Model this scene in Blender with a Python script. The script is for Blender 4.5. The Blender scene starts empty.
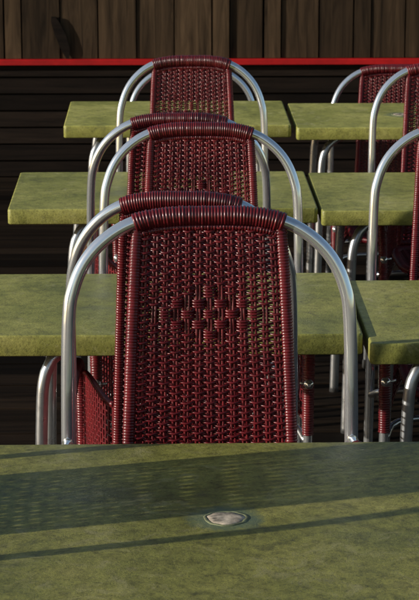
import bpy, math, random
from mathutils import Vector, Matrix
random.seed(4)
scene = bpy.context.scene
COL = scene.collection

# ------------------------------------------------------------------ helpers
def new_mat(name):
    m = bpy.data.materials.new(name); m.use_nodes = True
    nt = m.node_tree; b = nt.nodes["Principled BSDF"]
    return m, nt, b
def N(nt, t, **kw):
    n = nt.nodes.new(t)
    for k, v in kw.items():
        if k in n.inputs.keys(): n.inputs[k].default_value = v
        else: setattr(n, k, v)
    return n
def ramp(nt, src, stops):
    r = nt.nodes.new("ShaderNodeValToRGB")
    el = r.color_ramp.elements
    while len(el) > 1: el.remove(el[-1])
    el[0].position = stops[0][0]; el[0].color = (*stops[0][1], 1)
    for p, c in stops[1:]:
        e = el.new(p); e.color = (*c, 1)
    nt.links.new(src, r.inputs[0]); return r
def mixc(nt, fac, a, b, mode='MIX'):
    m = nt.nodes.new("ShaderNodeMix"); m.data_type = 'RGBA'; m.blend_type = mode
    if isinstance(fac, (int, float)): m.inputs[0].default_value = fac
    else: nt.links.new(fac, m.inputs[0])
    for i, v in ((6, a), (7, b)):
        if isinstance(v, tuple): m.inputs[i].default_value = (*v, 1)
        else: nt.links.new(v, m.inputs[i])
    return m.outputs[2]
def g3(v): return (v, v, v)
def coords(nt, scale=(1, 1, 1), rnd=True):
    tc = nt.nodes.new("ShaderNodeTexCoord")
    mp = nt.nodes.new("ShaderNodeMapping"); mp.inputs['Scale'].default_value = scale
    nt.links.new(tc.outputs['Object'], mp.inputs[0])
    if rnd:
        oi = nt.nodes.new("ShaderNodeObjectInfo")
        mu = nt.nodes.new("ShaderNodeMath"); mu.operation = 'MULTIPLY'; mu.inputs[1].default_value = 37.0
        nt.links.new(oi.outputs['Random'], mu.inputs[0])
        nt.links.new(mu.outputs[0], mp.inputs['Location'])
    return mp.outputs[0], tc

# ------------------------------------------------------------------ materials
def mat_table(name, gain=1.0, yel=1.0, blue=1.0, patch=0.0):  # gain sets each table's tone, standing in for glare at its viewing angle
    m, nt, b = new_mat(name)
    co, tc = coords(nt)
    n1 = N(nt, "ShaderNodeTexNoise", Scale=4.0, Detail=7.0, Roughness=0.6, Distortion=0.4)
    n2 = N(nt, "ShaderNodeTexNoise", Scale=34.0, Detail=6.0, Roughness=0.75)
    n3 = N(nt, "ShaderNodeTexNoise", Scale=190.0, Detail=3.0, Roughness=0.7)
    n4 = N(nt, "ShaderNodeTexNoise", Scale=9.0, Detail=8.0, Roughness=0.8, Distortion=1.4)
    for n in (n1, n2, n3, n4): nt.links.new(co, n.inputs['Vector'])
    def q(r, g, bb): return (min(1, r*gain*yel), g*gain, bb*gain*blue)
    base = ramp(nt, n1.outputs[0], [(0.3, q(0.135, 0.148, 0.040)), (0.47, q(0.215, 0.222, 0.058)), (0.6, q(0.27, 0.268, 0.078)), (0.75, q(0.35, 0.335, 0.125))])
    mott = ramp(nt, n2.outputs[0], [(0.32, g3(0.56-patch)), (0.5, g3(0.97)), (0.7, g3(1.25+patch))])
    c = mixc(nt, 0.9, base.outputs[0], mott.outputs[0], 'MULTIPLY')
    sp = ramp(nt, n3.outputs[0], [(0.33, g3(0.35)), (0.46, g3(1.0)), (0.64, g3(1.0)), (0.72, g3(1.9))])
    c = mixc(nt, 0.65, c, sp.outputs[0], 'MULTIPLY')
    lich = ramp(nt, n4.outputs[0], [(0.56-patch*.2, g3(0)), (0.70, g3(0.75))])
    c = mixc(nt, lich.outputs[0], c, q(0.39, 0.37, 0.21))
    dk = ramp(nt, n4.outputs[0], [(0.30, g3(0.85)), (0.44+patch*.1, g3(0))])
    c = mixc(nt, dk.outputs[0], c, q(0.075, 0.08, 0.04))
    ln = N(nt, "ShaderNodeVectorMath", operation='LENGTH')
    mp = N(nt, "ShaderNodeMapping"); mp.inputs['Scale'].default_value = (1, 1, 0)
    nt.links.new(tc.outputs['Object'], mp.inputs[0]); nt.links.new(mp.outputs[0], ln.inputs[0])
    ad = N(nt, "ShaderNodeMath", operation='MULTIPLY_ADD'); ad.inputs[1].default_value = 0.06
    nt.links.new(n2.outputs[0], ad.inputs[0]); nt.links.new(ln.outputs['Value'], ad.inputs[2])
    ring = ramp(nt, ad.outputs[0], [(0.0, g3(0.85)), (0.068, g3(0.8)), (0.088, g3(0.5)), (0.105, g3(0))])
    c = mixc(nt, ring.outputs[0], c, (0.12, 0.17, 0.11))
    # the vertical rim is darker than the top
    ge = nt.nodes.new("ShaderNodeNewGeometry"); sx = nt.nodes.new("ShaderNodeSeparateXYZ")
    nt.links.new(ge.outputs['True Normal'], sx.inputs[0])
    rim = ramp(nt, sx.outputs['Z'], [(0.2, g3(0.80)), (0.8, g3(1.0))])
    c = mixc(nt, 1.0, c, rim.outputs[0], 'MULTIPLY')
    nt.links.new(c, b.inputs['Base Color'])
    rr = ramp(nt, n1.outputs[0], [(0.3, g3(0.36)), (0.7, g3(0.58))])
    nt.links.new(rr.outputs[0], b.inputs['Roughness'])
    bp = N(nt, "ShaderNodeBump", Strength=0.45, Distance=0.002)
    nt.links.new(n3.outputs[0], bp.inputs['Height']); nt.links.new(bp.outputs[0], b.inputs['Normal'])
    b.inputs['Specular IOR Level'].default_value = 0.38
    return m
def mat_cane():
    m, nt, b = new_mat("dark_red_cane")
    co, tc = coords(nt)
    n1 = N(nt, "ShaderNodeTexNoise", Scale=9.0, Detail=4.0)
    n2 = N(nt, "ShaderNodeTexNoise", Scale=140.0, Detail=3.0)
    nt.links.new(co, n1.inputs['Vector']); nt.links.new(co, n2.inputs['Vector'])
    a = ramp(nt, n1.outputs[0], [(0.3, (0.088, 0.0055, 0.009)), (0.7, (0.165, 0.012, 0.015))])
    d = ramp(nt, n2.outputs[0], [(0.3, g3(0.55)), (0.6, g3(1.1))])
    c = mixc(nt, 0.8, a.outputs[0], d.outputs[0], 'MULTIPLY')
    nt.links.new(c, b.inputs['Base Color'])
    r = ramp(nt, n2.outputs[0], [(0.3, g3(0.42)), (0.7, g3(0.27))])
    nt.links.new(r.outputs[0], b.inputs['Roughness'])
    b.inputs['Specular IOR Level'].default_value = 0.5
    return m
def mat_alu(name="polished_aluminium", met=0.86, c0=(0.88, 0.90, 0.92), c1=(0.98, 0.985, 0.99), r0=.17, r1=.10):
    m, nt, b = new_mat(name)
    co, tc = coords(nt)
    n = N(nt, "ShaderNodeTexNoise", Scale=30.0, Detail=5.0)
    nt.links.new(co, n.inputs['Vector'])
    c = ramp(nt, n.outputs[0], [(0.3, c0), (0.7, c1)])
    nt.links.new(c.outputs[0], b.inputs['Base Color'])
    r = ramp(nt, n.outputs[0], [(0.3, g3(r0)), (0.7, g3(r1))])
    nt.links.new(r.outputs[0], b.inputs['Roughness'])
    b.inputs['Metallic'].default_value = met
    return m
def mat_plain(name, col, rough=0.6, metal=0.0, nscale=40.0, amt=0.4):
    m, nt, b = new_mat(name)
    co, tc = coords(nt)
    n = N(nt, "ShaderNodeTexNoise", Scale=nscale, Detail=5.0, Roughness=0.65)
    nt.links.new(co, n.inputs['Vector'])
    c = ramp(nt, n.outputs[0], [(0.3, tuple(x*(1-amt) for x in col)), (0.7, tuple(min(1, x*(1+amt)) for x in col))])
    nt.links.new(c.outputs[0], b.inputs['Base Color'])
    b.inputs['Roughness'].default_value = rough; b.inputs['Metallic'].default_value = metal
    return m
def mat_wood(name, dark, light, axis, spec=0.3, lo=.3, hi=1.6):
    m, nt, b = new_mat(name)
    sc = [26, 26, 26]; sc[axis] = 1.6
    co, tc = coords(nt, tuple(sc), False)
    ge = nt.nodes.new("ShaderNodeNewGeometry")
    ri = N(nt, "ShaderNodeMath", operation='MULTIPLY'); ri.inputs[1].default_value = 91.0
    nt.links.new(ge.outputs['Random Per Island'], ri.inputs[0])
    va = N(nt, "ShaderNodeVectorMath", operation='ADD')
    nt.links.new(co, va.inputs[0]); nt.links.new(ri.outputs[0], va.inputs[1])
    n = N(nt, "ShaderNodeTexNoise", Scale=1.0, Detail=8.0, Roughness=0.68, Distortion=0.8)
    nt.links.new(va.outputs[0], n.inputs['Vector'])
    c = ramp(nt, n.outputs[0], [(0.3, dark), (0.7, light)])
    v = ramp(nt, ge.outputs['Random Per Island'], [(0.0, g3(lo)), (0.35, g3(0.8)), (0.7, g3(1.0)), (1.0, g3(hi))])
    cc = mixc(nt, 1.0, c.outputs[0], v.outputs[0], 'MULTIPLY')
    nt.links.new(cc, b.inputs['Base Color'])
    b.inputs['Roughness'].default_value = 0.85
    b.inputs['Specular IOR Level'].default_value = spec
    bp = N(nt, "ShaderNodeBump", Strength=0.5, Distance=0.004)
    nt.links.new(n.outputs[0], bp.inputs['Height']); nt.links.new(bp.outputs[0], b.inputs['Normal'])
    return m
M_T1 = mat_table("worn_olive_laminate_low_glare", 0.92, 1.08, 0.8, 0.15)  # darkened in colour for the weaker glare up close; the mottling is wear
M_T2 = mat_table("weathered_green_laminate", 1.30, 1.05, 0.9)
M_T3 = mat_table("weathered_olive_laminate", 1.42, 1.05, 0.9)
M_T4 = mat_table("glare_lightened_green_laminate", 1.70, 1.06, 0.9)  # lightened in colour to stand in for glare at a grazing angle
M_CANE = mat_cane(); M_ALU = mat_alu()
M_LEG = mat_alu("satin_aluminium", 0.95, (0.5, .51, .53), (.68, .69, .7), .38, .25)
M_BLACK = mat_plain("black_rubber", (0.015, 0.015, 0.015), 0.7)
M_PLUG = mat_plain("worn_pale_plug", (0.42, 0.34, 0.25), 0.85, 0, 45.0, 0.9)
M_RING = mat_plain("dull_zinc_ring", (0.17, 0.18, 0.09), 0.7, 0.0, 60, .6)
M_RED = mat_plain("red_gloss_paint", (0.42, 0.008, 0.008), 0.4, 0, 8.0, 0.25)
M_PLANK = mat_wood("brown_fence_wood", (0.015, 0.009, 0.0045), (0.105, 0.064, 0.034), 2, .15, .45, 1.4)
M_BOARD = mat_wood("shade_darkened_boards", (0.004, 0.003, 0.0025), (0.020, 0.013, 0.009), 0, .1)  # shade below the red rail is put into this near-black wood colour
M_DECK = mat_wood("dark_deck_wood", (0.004, 0.003, 0.0022), (0.024, 0.015, 0.009), 0, .05)  # shade over the deck is put into the dark wood colour
M_GROUND = mat_plain("gravel_ground", (0.10, 0.085, 0.065), 0.95, 0, 3.0, 0.4)

# ------------------------------------------------------------------ mesh builder
class MB:
    def __init__(s): s.v = []; s.f = []; s.m = []
    def sweep(s, pts, rad, sides=8, caps=True, mi=0):
        pts = [Vector(p) for p in pts]; n = len(pts)
        if not hasattr(rad, '__len__'): rad = [rad]*n
        tans = []
        for i in range(n):
            t = pts[min(i+1, n-1)]-pts[max(i-1, 0)]; tans.append(t.normalized())
        ref = Vector((0, 0, 1)) if abs(tans[0].z) < 0.9 else Vector((0, 1, 0))
        nr = (ref-tans[0]*ref.dot(tans[0])).normalized()
        base = len(s.v)
        for i in range(n):
            t = tans[i]; nr = (nr-t*nr.dot(t)).normalized(); bi = t.cross(nr)
            for k in range(sides):
                a = 2*math.pi*k/sides
                s.v.append(pts[i]+(nr*math.cos(a)+bi*math.sin(a))*rad[i])
        for i in range(n-1):
            for k in range(sides):
                k2 = (k+1) % sides
                s.f.append((base+i*sides+k, base+i*sides+k2, base+(i+1)*sides+k2, base+(i+1)*sides+k)); s.m.append(mi)
        if caps:
            s.f.append(tuple(base+k for k in reversed(range(sides)))); s.m.append(mi)
            s.f.append(tuple(base+(n-1)*sides+k for k in range(sides))); s.m.append(mi)
    def box(s, x0, x1, y0, y1, z0, z1, mi=0):
        b = len(s.v)
        for z in (z0, z1):
            for (x, y) in ((x0, y0), (x1, y0), (x1, y1), (x0, y1)): s.v.append(Vector((x, y, z)))
        for f in ((3, 2, 1, 0), (4, 5, 6, 7), (0, 1, 5, 4), (1, 2, 6, 5), (2, 3, 7, 6), (3, 0, 4, 7)):
            s.f.append(tuple(b+i for i in f)); s.m.append(mi)
    def rings(s, rings, mi=0):
        b = len(s.v); n = len(rings[0])
        for r in rings: s.v.extend(Vector(p) for p in r)
        for i in range(len(rings)-1):
            for k in range(n):
                k2 = (k+1) % n
                s.f.append((b+i*n+k, b+i*n+k2, b+(i+1)*n+k2, b+(i+1)*n+k)); s.m.append(mi)
        s.f.append(tuple(b+k for k in reversed(range(n)))); s.m.append(mi)
        s.f.append(tuple(b+(len(rings)-1)*n+k for k in range(n))); s.m.append(mi)
    def obj(s, name, mats, parent=None, smooth=True, label=None):
        me = bpy.data.meshes.new(name); me.from_pydata([tuple(v) for v in s.v], [], s.f)
        for m in (mats if isinstance(mats, list) else [mats]): me.materials.append(m)
        me.polygons.foreach_set("material_index", s.m)
        me.polygons.foreach_set("use_smooth", [smooth and len(p.vertices) == 4 for p in me.polygons])
        me.update()
        o = bpy.data.objects.new(name, me); COL.objects.link(o)
        if parent: o.parent = parent
        if label: o["label"] = label
        return o
def catmull(P, step=0.01):
    P = [Vector(p) for p in P]; out = []
    Q = [P[0]*2-P[1]]+P+[P[-1]*2-P[-2]]
    for i in range(1, len(Q)-2):
        a, b, c, d = Q[i-1], Q[i], Q[i+1], Q[i+2]
        n = max(1, int((c-b).length/step))
        for k in range(n):
            t = k/n
            out.append(0.5*((2*b)+(c-a)*t+(2*a-5*b+4*c-d)*t*t+(3*b-a-3*c+d)*t**3))
    out.append(P[-1]); return out
def resample(P, step):
    L = [0]
    for i in range(1, len(P)): L.append(L[-1]+(P[i]-P[i-1]).length)
    n = int(L[-1]/step); out = []; j = 0
    for i in range(n+1):
        d = i*L[-1]/n
        while j < len(L)-2 and L[j+1] < d: j += 1
        t = (d-L[j])/max(1e-9, L[j+1]-L[j]); out.append(P[j].lerp(P[j+1], min(1, t)))
    return out
def ribbed(mb, P, R, amp, pitch=0.006, sides=12):
    Q = resample(P, pitch/4); rad = []
    prof = [0.0, 0.75, 1.0, 0.75]; j = 1.0
    for i in range(len(Q)):
        if i % 4 == 0: j = random.uniform(0.65, 1.25)
        rad.append(R+amp*prof[i % 4]*j)
    mb.sweep(Q, rad, sides)

# ------------------------------------------------------------------ chair
TOPZ = 1.098
def lean(z):
    t = max(0, (z-0.42)/0.68); return 0.055*t*t
HALF = [(0, 0.003), (0.08, 0.001), (0.145, -0.012), (0.197, -0.042), (0.237, -0.085), (0.262, -0.14), (0.273, -0.21), (0.277, -0.42), (0.278, -0.7), (0.283, -1.095)]
def arch_point(x, dz): z = TOPZ+dz; return (x, lean(z), z)
def panel_w(z):
    t = (1.07-z)/0.6
    return 0.139+0.027*min(1, max(0, t))**0.8
def surf(u, z, off=0.0):
    return Vector((u*panel_w(z), lean(z)+0.007*(1-u*u)*min(1, (1.09-z)/0.15)+off, z))

def build_chair():
    root = bpy.data.objects.new("terrace_chair", None); COL.objects.link(root)
    mb = MB()
    P = [arch_point(-x, dz) for x, dz in reversed(HALF[1:])]+[arch_point(x, dz) for x, dz in HALF]
    C = catmull(P, 0.012)
    mb.sweep(C, 0.0134, 18)
    mb.obj("frame", M_ALU, root)
    for s in (-1, 1):
        mb = MB()
        A = catmull([(s*0.278, lean(.66)-0.012, 0.640), (s*0.284, -0.10, 0.640), (s*0.288, -0.30, 0.636), (s*0.286, -0.385, 0.620), (s*0.283, -0.425, 0.570), (s*0.281, -0.435, 0.45), (s*0.280, -0.445, 0.012)], 0.012)
        mb.sweep(A, 0.0122, 12)
        arm = mb.obj("armrest", M_ALU, root)
        mb = MB()
        ribbed(mb, [p for p in A if p.y < -0.05 and p.z > 0.36], 0.0140, 0.0024, 0.0065, 12)
        mb.obj("arm_wrapping", M_CANE, arm)
        mb = MB()
        def side(v, t, off=0):
            y = 0.0-0.425*v
            x = 0.172+0.104*v**0.75; z = 0.622+(0.400-0.622)*t-(0.03*v**4*(1-t))
            return Vector((s*(x+off*.9), y-off*.4, z))
        for i in range(15):
            for q in (-1, 1):
                mb.sweep([side(min(1, max(0, i/14+q*.007)), k/10) for k in range(11)], 0.0026, 5, False)
        for j in range(13):
            mb.sweep([side(k/28, (j+.5)/13, 0.005*math.cos(math.pi*k/2)*(1 if j % 2 else -1)) for k in range(29)], 0.0021, 5, False)
        ribbed(mb, [side(k/30, 0) for k in range(31)], 0.0055, 0.0018, 0.0062, 10)
        ribbed(mb, [side(k/30, 1) for k in range(31)], 0.0055, 0.0018, 0.0062, 10)
        mb.obj("side_panel", M_CANE, arm)
        mb = MB(); x0 = s*0.281; y0 = -0.452; z0 = 0.505
        def cr(r, y): return [(x0+r*math.cos(2*math.pi*k/16), y, z0+r*math.sin(2*math.pi*k/16)) for k in range(16)]
        mb.rings([cr(.013, y0+.010), cr(.013, y0-.006), cr(.011, y0-.009), cr(.006, y0-.009), cr(.006, y0-.014), cr(.004, y0-.016)])
        mb.sweep([(x0, y0, z0), (x0-s*.028, y0+.003, z0+.003)], 0.0036, 8)
        mb.obj("bracket", M_ALU, arm)
    for (x, y) in ((-.283, 0), (.283, 0), (-.28, -.445), (.28, -.445)):
        mb = MB()
        mb.rings([[(x+r*math.cos(2*math.pi*k/12), y+r*math.sin(2*math.pi*k/12), z) for k in range(12)] for r, z in ((.014, 0.0), (.0175, .004), (.017, .03), (.0135, .034))])
        mb.obj("foot_glide", M_BLACK, root)
    # backrest (woven)
    mb = MB()
    nw = 12; u0 = -0.87; du = -2*u0/nw
    z0, z1 = 0.475, 1.083
    for i in range(nw+1):
        u = u0+i*du
        for s in (-1, 1):
            pts = []
            n = 60
            ph = random.uniform(0, 6)
            for k in range(n+1):
                z = z0+(z1-z0)*k/n
                p = surf(u, z, -0.0003+0.0005*math.sin(z*90+ph)); p.x += s*0.0033+0.0006*math.sin(z*35+ph); pts.append(p)
            mb.sweep(pts, 0.0032, 6, False)
    pitch = 0.0070
    rows = int((z1-z0)/pitch)
    gc = 20                                   # motif centred on this three-row group
    for j in range(rows):
        zj = z0+0.005+j*pitch+random.uniform(-.0004, .0004)
        g = (j+1)//3; zg = z0+0.005+(g*3)*pitch
        pts = []
        sub = 6; tl = random.uniform(-.0006, .0006)
        for k in range(-4, nw*sub+5):
            u = u0+k*du/sub
            u = max(-0.98, min(0.98, u))
            t = (u-u0)/du
            wv = math.cos(math.pi*t)
            a0 = 0.0054*math.copysign(abs(wv)**0.8, wv)*(1 if j % 2 else -1)
            half = {0: 5.5, 1: 3.5, 2: 1.5}.get(abs(g-gc), -1)
            if abs(t-nw/2) < half:
                a = 0.0056*math.copysign(abs(wv)**0.30, wv)*(1 if g % 2 else -1)
                z = zj+(zg-zj)*0.16+tl*u
            else:
                a = a0; z = zj+tl*u-0.0007*math.cos(2*math.pi*t)
            pts.append(surf(u, z, a))
        mb.sweep(pts, 0.0027, 5, False)
    back = mb.obj("backrest", M_CANE, root)
    for s in (-1, 1):
        mb = MB()
        ribbed(mb, [surf(s*1.0, z0-0.02+(z1+0.006-z0+0.02)*k/60) for k in range(61)], 0.0102, 0.0020, 0.0060, 12)
        for i, v in enumerate(mb.v):
            yc = surf(s*1.0, v.z).y
            mb.v[i] = Vector((v.x, yc+(v.y-yc)*0.75, v.z))
        mb.obj("side_binding", M_CANE, back)
    mb = MB()
    ribbed(mb, [surf(-1.0+2*k/30, z0-0.006) for k in range(31)], 0.010, 0.0022, 0.0062, 10)
    mb.obj("lower_binding", M_CANE, back)
    mb = MB()
    Ct = [Vector(p) for p in C if abs(p[0]) < 0.150 and p[2] > 0.9]
    Ct = [Vector((p.x, p.y, p.z-0.002)) for p in Ct]
    ribbed(mb, Ct, 0.0180, 0.0028, 0.0062, 16)
    mb.obj("top_wrapping", M_CANE, back)
    mb = MB()
    ribbed(mb, [Vector((p.x*0.93, p.y-0.002, p.z-0.023)) for p in Ct], 0.0070, 0.002, 0.0060, 10)
    mb.obj("top_wrapping", M_CANE, back)
    # seat
    mb = MB()
    nr = 15
    def sp(x, y, off=0): return Vector((x, y, 0.452-0.010*(1-(x/.2)**2)+off-0.012*((y+.21)/.21)**2*(1 if y < -.21 else 0)))
    for i in range(nr+1):
        x = -0.185+0.37*i/nr
        for s in (-1, 1):
            mb.sweep([sp(x+s*.003, -0.41+0.38*k/12) for k in range(13)], 0.0029, 5, False)
    for j in range(38):
        y = -0.405+j*0.0098
        pts = [sp(-0.185+0.37*k/(nr*2), y, 0.005*math.cos(math.pi*k/2)*(1 if j % 2 else -1)) for k in range(nr*2+1)]
        mb.sweep(pts, 0.0026, 5, False)
    seat = mb.obj("seat", M_CANE, root)
    mb = MB()
    o = []
    for k in range(73):
        a = 2*math.pi*k/72; ca, sa = math.cos(a), math.sin(a)
        o.append(Vector((0.198*math.copysign(abs(ca)**0.45, ca), -0.215+0.208*math.copysign(abs(sa)**0.45, sa), 0.450)))
    ribbed(mb, o, 0.0125, 0.0022, 0.0075, 10)
    mb.obj("seat_binding", M_CANE, seat)
    for y in (-0.08, -0.36):
        mb = MB()
        yy = y
        mb.sweep(catmull([(-.282, -0.0 if y > -.2 else -.436, 0.34), (-.2, yy, 0.375), (.2, yy, 0.375), (.282, -0.0 if y > -.2 else -.436, 0.34)], .02), 0.0095, 10)
        mb.obj("cross_bar", M_LEG, root)
    return root

# ------------------------------------------------------------------ table
def round_rect(w, d, r, z, n=6):
    pts = []
    for cx, cy, a0 in ((w/2-r, d/2-r, 0), (-w/2+r, d/2-r, 90), (-w/2+r, -d/2+r, 180), (w/2-r, -d/2+r, 270)):
        for k in range(n+1):
            a = math.radians(a0+90*k/n); pts.append((cx+r*math.cos(a), cy+r*math.sin(a), z))
    return pts
def build_table(w, d, mat, inset=0.19, th=.048):
    root = bpy.data.objects.new("terrace_table", None); COL.objects.link(root)
    mb = MB(); H = 0.74
    prof = [(0.006, H-th), (0.002, H-th+.0015), (0, H-th+.004), (0, H-.005), (.0008, H-.0022), (.0022, H-.0006), (.0045, H)]
    mb.rings([round_rect(w-2*i, d-2*i, 0.013-i*.8, z) for i, z in prof])
    mb.obj("tabletop", mat, root)
    for sx in (-1, 1):
        for sy in (-1, 1):
            mb = MB(); x = sx*(w/2-inset); y = sy*(d/2-.10)
            mb.sweep(catmull([(x-sx*.09, y*.8, H-.056), (x-sx*.045, y*.9, H-.074), (x-sx*.012, y*.97, H-.12), (x, y, H-.25), (x+sx*.01, y*1.03, 0.0)], .02), 0.0150, 12)
            mb.obj("leg", M_LEG, root)
    mb = MB(); z = H-.062
    x = w/2-inset-.07; y = d/2-.16
    for a, b in (((-x, -y), (x, -y)), ((x, -y), (x, y)), ((x, y), (-x, y)), ((-x, y), (-x, -y))):
        mb.sweep([(*a, z), (*b, z)], 0.010, 8)
    mb.obj("under_frame", M_BLACK, root)
    def circ(r, z, wob=0):
        out = []
        for k in range(48):
            a = 2*math.pi*k/48; rr = r+wob*(math.sin(3*a+.5)+.7*math.sin(7*a)+.5*math.sin(11*a+2))
            out.append((rr*math.cos(a), rr*math.sin(a), z))
        return out
    mb = MB()
    mb.rings([circ(.0400, H-.002, .0010), circ(.0398, H+.0008, .0010), circ(.0380, H+.0016, .0010), circ(.0355, H+.0016, .0012), circ(.0335, H+.0010, .0012), circ(.0330, H+.0003, .0012)])
    cap = mb.obj("parasol_hole_cap", M_RING, root)
    mb = MB()
    mb.rings([circ(.0332, H+.0004, .0014), circ(.0325, H+.0012, .0016), circ(.024, H+.0013, .0016), circ(.015, H+.0024, .001), circ(.006, H+.0014, .0005)])
    mb.obj("plug", M_PLUG, cap)
    return root

def copy_tree(src):
    def rec(o, par):
        c = o.copy(); COL.objects.link(c)
        if par: c.parent = par
        for ch in list(o.children): rec(ch, c)
        return c
    return rec(src, None)

chair0 = build_chair()
G = "woven red terrace chairs"
LOW = -0.245
CH = [
 (0.092, 4.33, 0, 1.0, 1.078, 1.032, "dark red woven chair with aluminium hoop frame facing a green table"),
 (0.036, 4.70, 0, 178.5, 0.905, 1.016, "red woven chair with tubular frame, standing back to back with another"),
 (0.098, 5.78, 0, -0.5, 0.975, 0.988, "dark red woven chair with aluminium hoop frame facing a green table"),
 (0.040, 6.22, 0, 181.5, 0.940, 0.966, "red woven chair with tubular frame, standing back to back with another"),
 (0.093, 7.27, 0, 0.5, 0.905, 0.986, "dark red woven chair with aluminium hoop frame facing a green table"),
 (0.115, 8.92, LOW, 0.0, 0.960, 0.985, "red woven chair on the lower deck beyond the last green table"),
 (0.843, 5.80, 0, 0.0, 0.975, 0.985, "red woven chair facing the neighbouring green table"),
 (0.970, 7.30, 0, 1.0, 0.930, 0.960, "red woven chair facing the neighbouring green table"),
 (0.963, 8.92, LOW, -1.0, 0.960, 0.985, "red woven chair on the lower deck beyond the last green table"),
 (-0.68, 3.60, 0, 90.0, 1.03, 1.05, "red woven chair at the end of the worn green table"),
]
for i, (x, y, z, r, s, sz, lab) in enumerate(CH):
    c = chair0 if i == 0 else copy_tree(chair0)
    c.location = (x, y, z); c.rotation_euler = (0, 0, math.radians(r)); c.scale = (s, s, sz)
    c["label"] = lab; c["category"] = "chair"; c["group"] = G

GT = "green terrace tables"
def place_table(t, x, y, z, r, lab, mat=None):
    t.location = (x, y, z); t.rotation_euler = (0, 0, math.radians(r))
    t["label"] = lab; t["category"] = "table"; t["group"] = GT
L = "worn green table with thick square edge and metal legs"
place_table(build_table(1.06, 0.90, M_T1), 0.105, 3.618, 0, 0.3, "weathered olive table, toned darker for less glare, with a plugged parasol hole")
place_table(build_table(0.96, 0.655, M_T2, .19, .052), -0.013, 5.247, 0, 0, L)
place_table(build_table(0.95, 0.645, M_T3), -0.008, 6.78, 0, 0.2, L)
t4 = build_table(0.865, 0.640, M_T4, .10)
place_table(t4, 0.048, 8.41, 0, 0, "green table with metal legs, glare put into its paler colour")
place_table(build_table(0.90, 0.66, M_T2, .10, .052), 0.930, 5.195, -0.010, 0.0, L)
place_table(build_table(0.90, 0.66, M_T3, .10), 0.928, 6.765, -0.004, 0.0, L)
place_table(copy_tree(t4), 0.932, 8.38, -0.006, 0, "green table with metal legs, glare put into its paler colour")

# ------------------------------------------------------------------ setting
mb = MB()
y = -2.0; j = 0
while y < 12.38:
    x = -7.0+(-1.3*(j % 3)); dz = LOW if y > 8.70 else 0
    while x < 8.5:
        l = 3.6
        mb.box(x, x+l-.004, y, y+.132+random.uniform(-.001, .001), dz-.030, dz+random.uniform(-.0015, .0015))
        x += l
    y += .14; j += 1
mb.box(-7, 8.5, 8.60, 8.64, -.36, -.034)
o = mb.obj("deck_floor", M_DECK, None, False); o["kind"] = "structure"; o["label"] = "dark wooden deck boards with one step down"
mb = MB(); mb.box(-300, 300, -300, 300, -.9, -.36)
o = mb.obj("ground", M_GROUND, None, False); o["kind"] = "structure"; o["label"] = "gravel ground below the deck"

fence = bpy.data.objects.new("wooden_fence", None); COL.objects.link(fence)
fence.location = (0, 12.45, 0)
fence["label"] = "brown vertical plank fence with red painted rail"; fence["category"] = "fence"
mb = MB(); x = -5.0
while x < 7:
    w = random.choice((.10, .14, .17, .2, .22)); yo = random.uniform(-.008, .008)
    mb.box(x, x+w-random.uniform(.006, .014), yo, .028+yo, .447, 2.6+random.uniform(-.02, .02)); x += w
mb.obj("upper_planks", M_PLANK, fence, False)
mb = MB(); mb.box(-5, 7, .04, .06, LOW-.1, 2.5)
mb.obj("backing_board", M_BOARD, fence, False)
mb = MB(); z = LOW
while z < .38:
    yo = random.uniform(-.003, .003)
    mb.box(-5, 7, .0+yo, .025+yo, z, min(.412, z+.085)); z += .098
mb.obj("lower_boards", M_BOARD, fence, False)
mb = MB()
yz = [(-.04, .413), (-.04, .440), (-.034, .445), (.0, .445), (.0, .413)]
mb.rings([[(x, a, b) for a, b in yz] for x in (-5, 7)])
mb.obj("red_rail", M_RED, fence, False)
mb = MB()
def sq(x, y, z, a, b): return [(x-a, y-b, z), (x+a, y-b, z), (x+a, y+b, z), (x-a, y+b, z)]
mb.rings([sq(-.560, 12.434, .447, .008, .004), sq(-.572, 12.434, .500, .026, .006), sq(-.600, 12.434, .585, .032, .006), sq(-.630, 12.434, .66, .024, .006), sq(-.640, 12.434, .69, .012, .005)])
o = mb.obj("wooden_stake", M_BOARD, None, False, "short dark wooden stake leaning against the plank fence"); o["category"] = "stake"

# ------------------------------------------------------------------ light
EL, PHI = 14.0, 15.0
d = Vector((math.cos(math.radians(EL))*math.cos(math.radians(PHI)), math.cos(math.radians(EL))*math.sin(math.radians(PHI)), -math.sin(math.radians(EL))))
sl = bpy.data.lights.new("sun", 'SUN'); sl.energy = 5.0; sl.angle = math.radians(0.5); sl.color = (1.0, 0.95, 0.84)
so = bpy.data.objects.new("sun", sl); COL.objects.link(so)
so.rotation_euler = d.to_track_quat('-Z', 'Y').to_euler()
w = bpy.data.worlds.new("World"); scene.world = w; w.use_nodes = True
nt = w.node_tree; bg = nt.nodes["Background"]
sky = nt.nodes.new("ShaderNodeTexSky"); sky.sky_type = 'NISHITA'; sky.sun_disc = False
sky.sun_elevation = math.radians(EL); sky.sun_rotation = math.atan2(-d.x, -d.y)
nt.links.new(sky.outputs[0], bg.inputs[0]); bg.inputs[1].default_value = 0.11

# ------------------------------------------------------------------ camera
cam = bpy.data.cameras.new("camera"); co = bpy.data.objects.new("camera", cam); COL.objects.link(co)
co.location = (0, 0, 2.015); co.rotation_euler = (math.radians(90-13.6), 0, math.radians(-1.2))
cam.sensor_fit = 'HORIZONTAL'; cam.sensor_width = 36; cam.lens = 184.7; cam.clip_end = 1000
cam.dof.use_dof = True; cam.dof.focus_distance = 4.40; cam.dof.aperture_fstop = 36
scene.camera = co
scene.view_settings.view_transform = 'Standard'; scene.view_settings.look = 'None'; scene.view_settings.exposure = 0
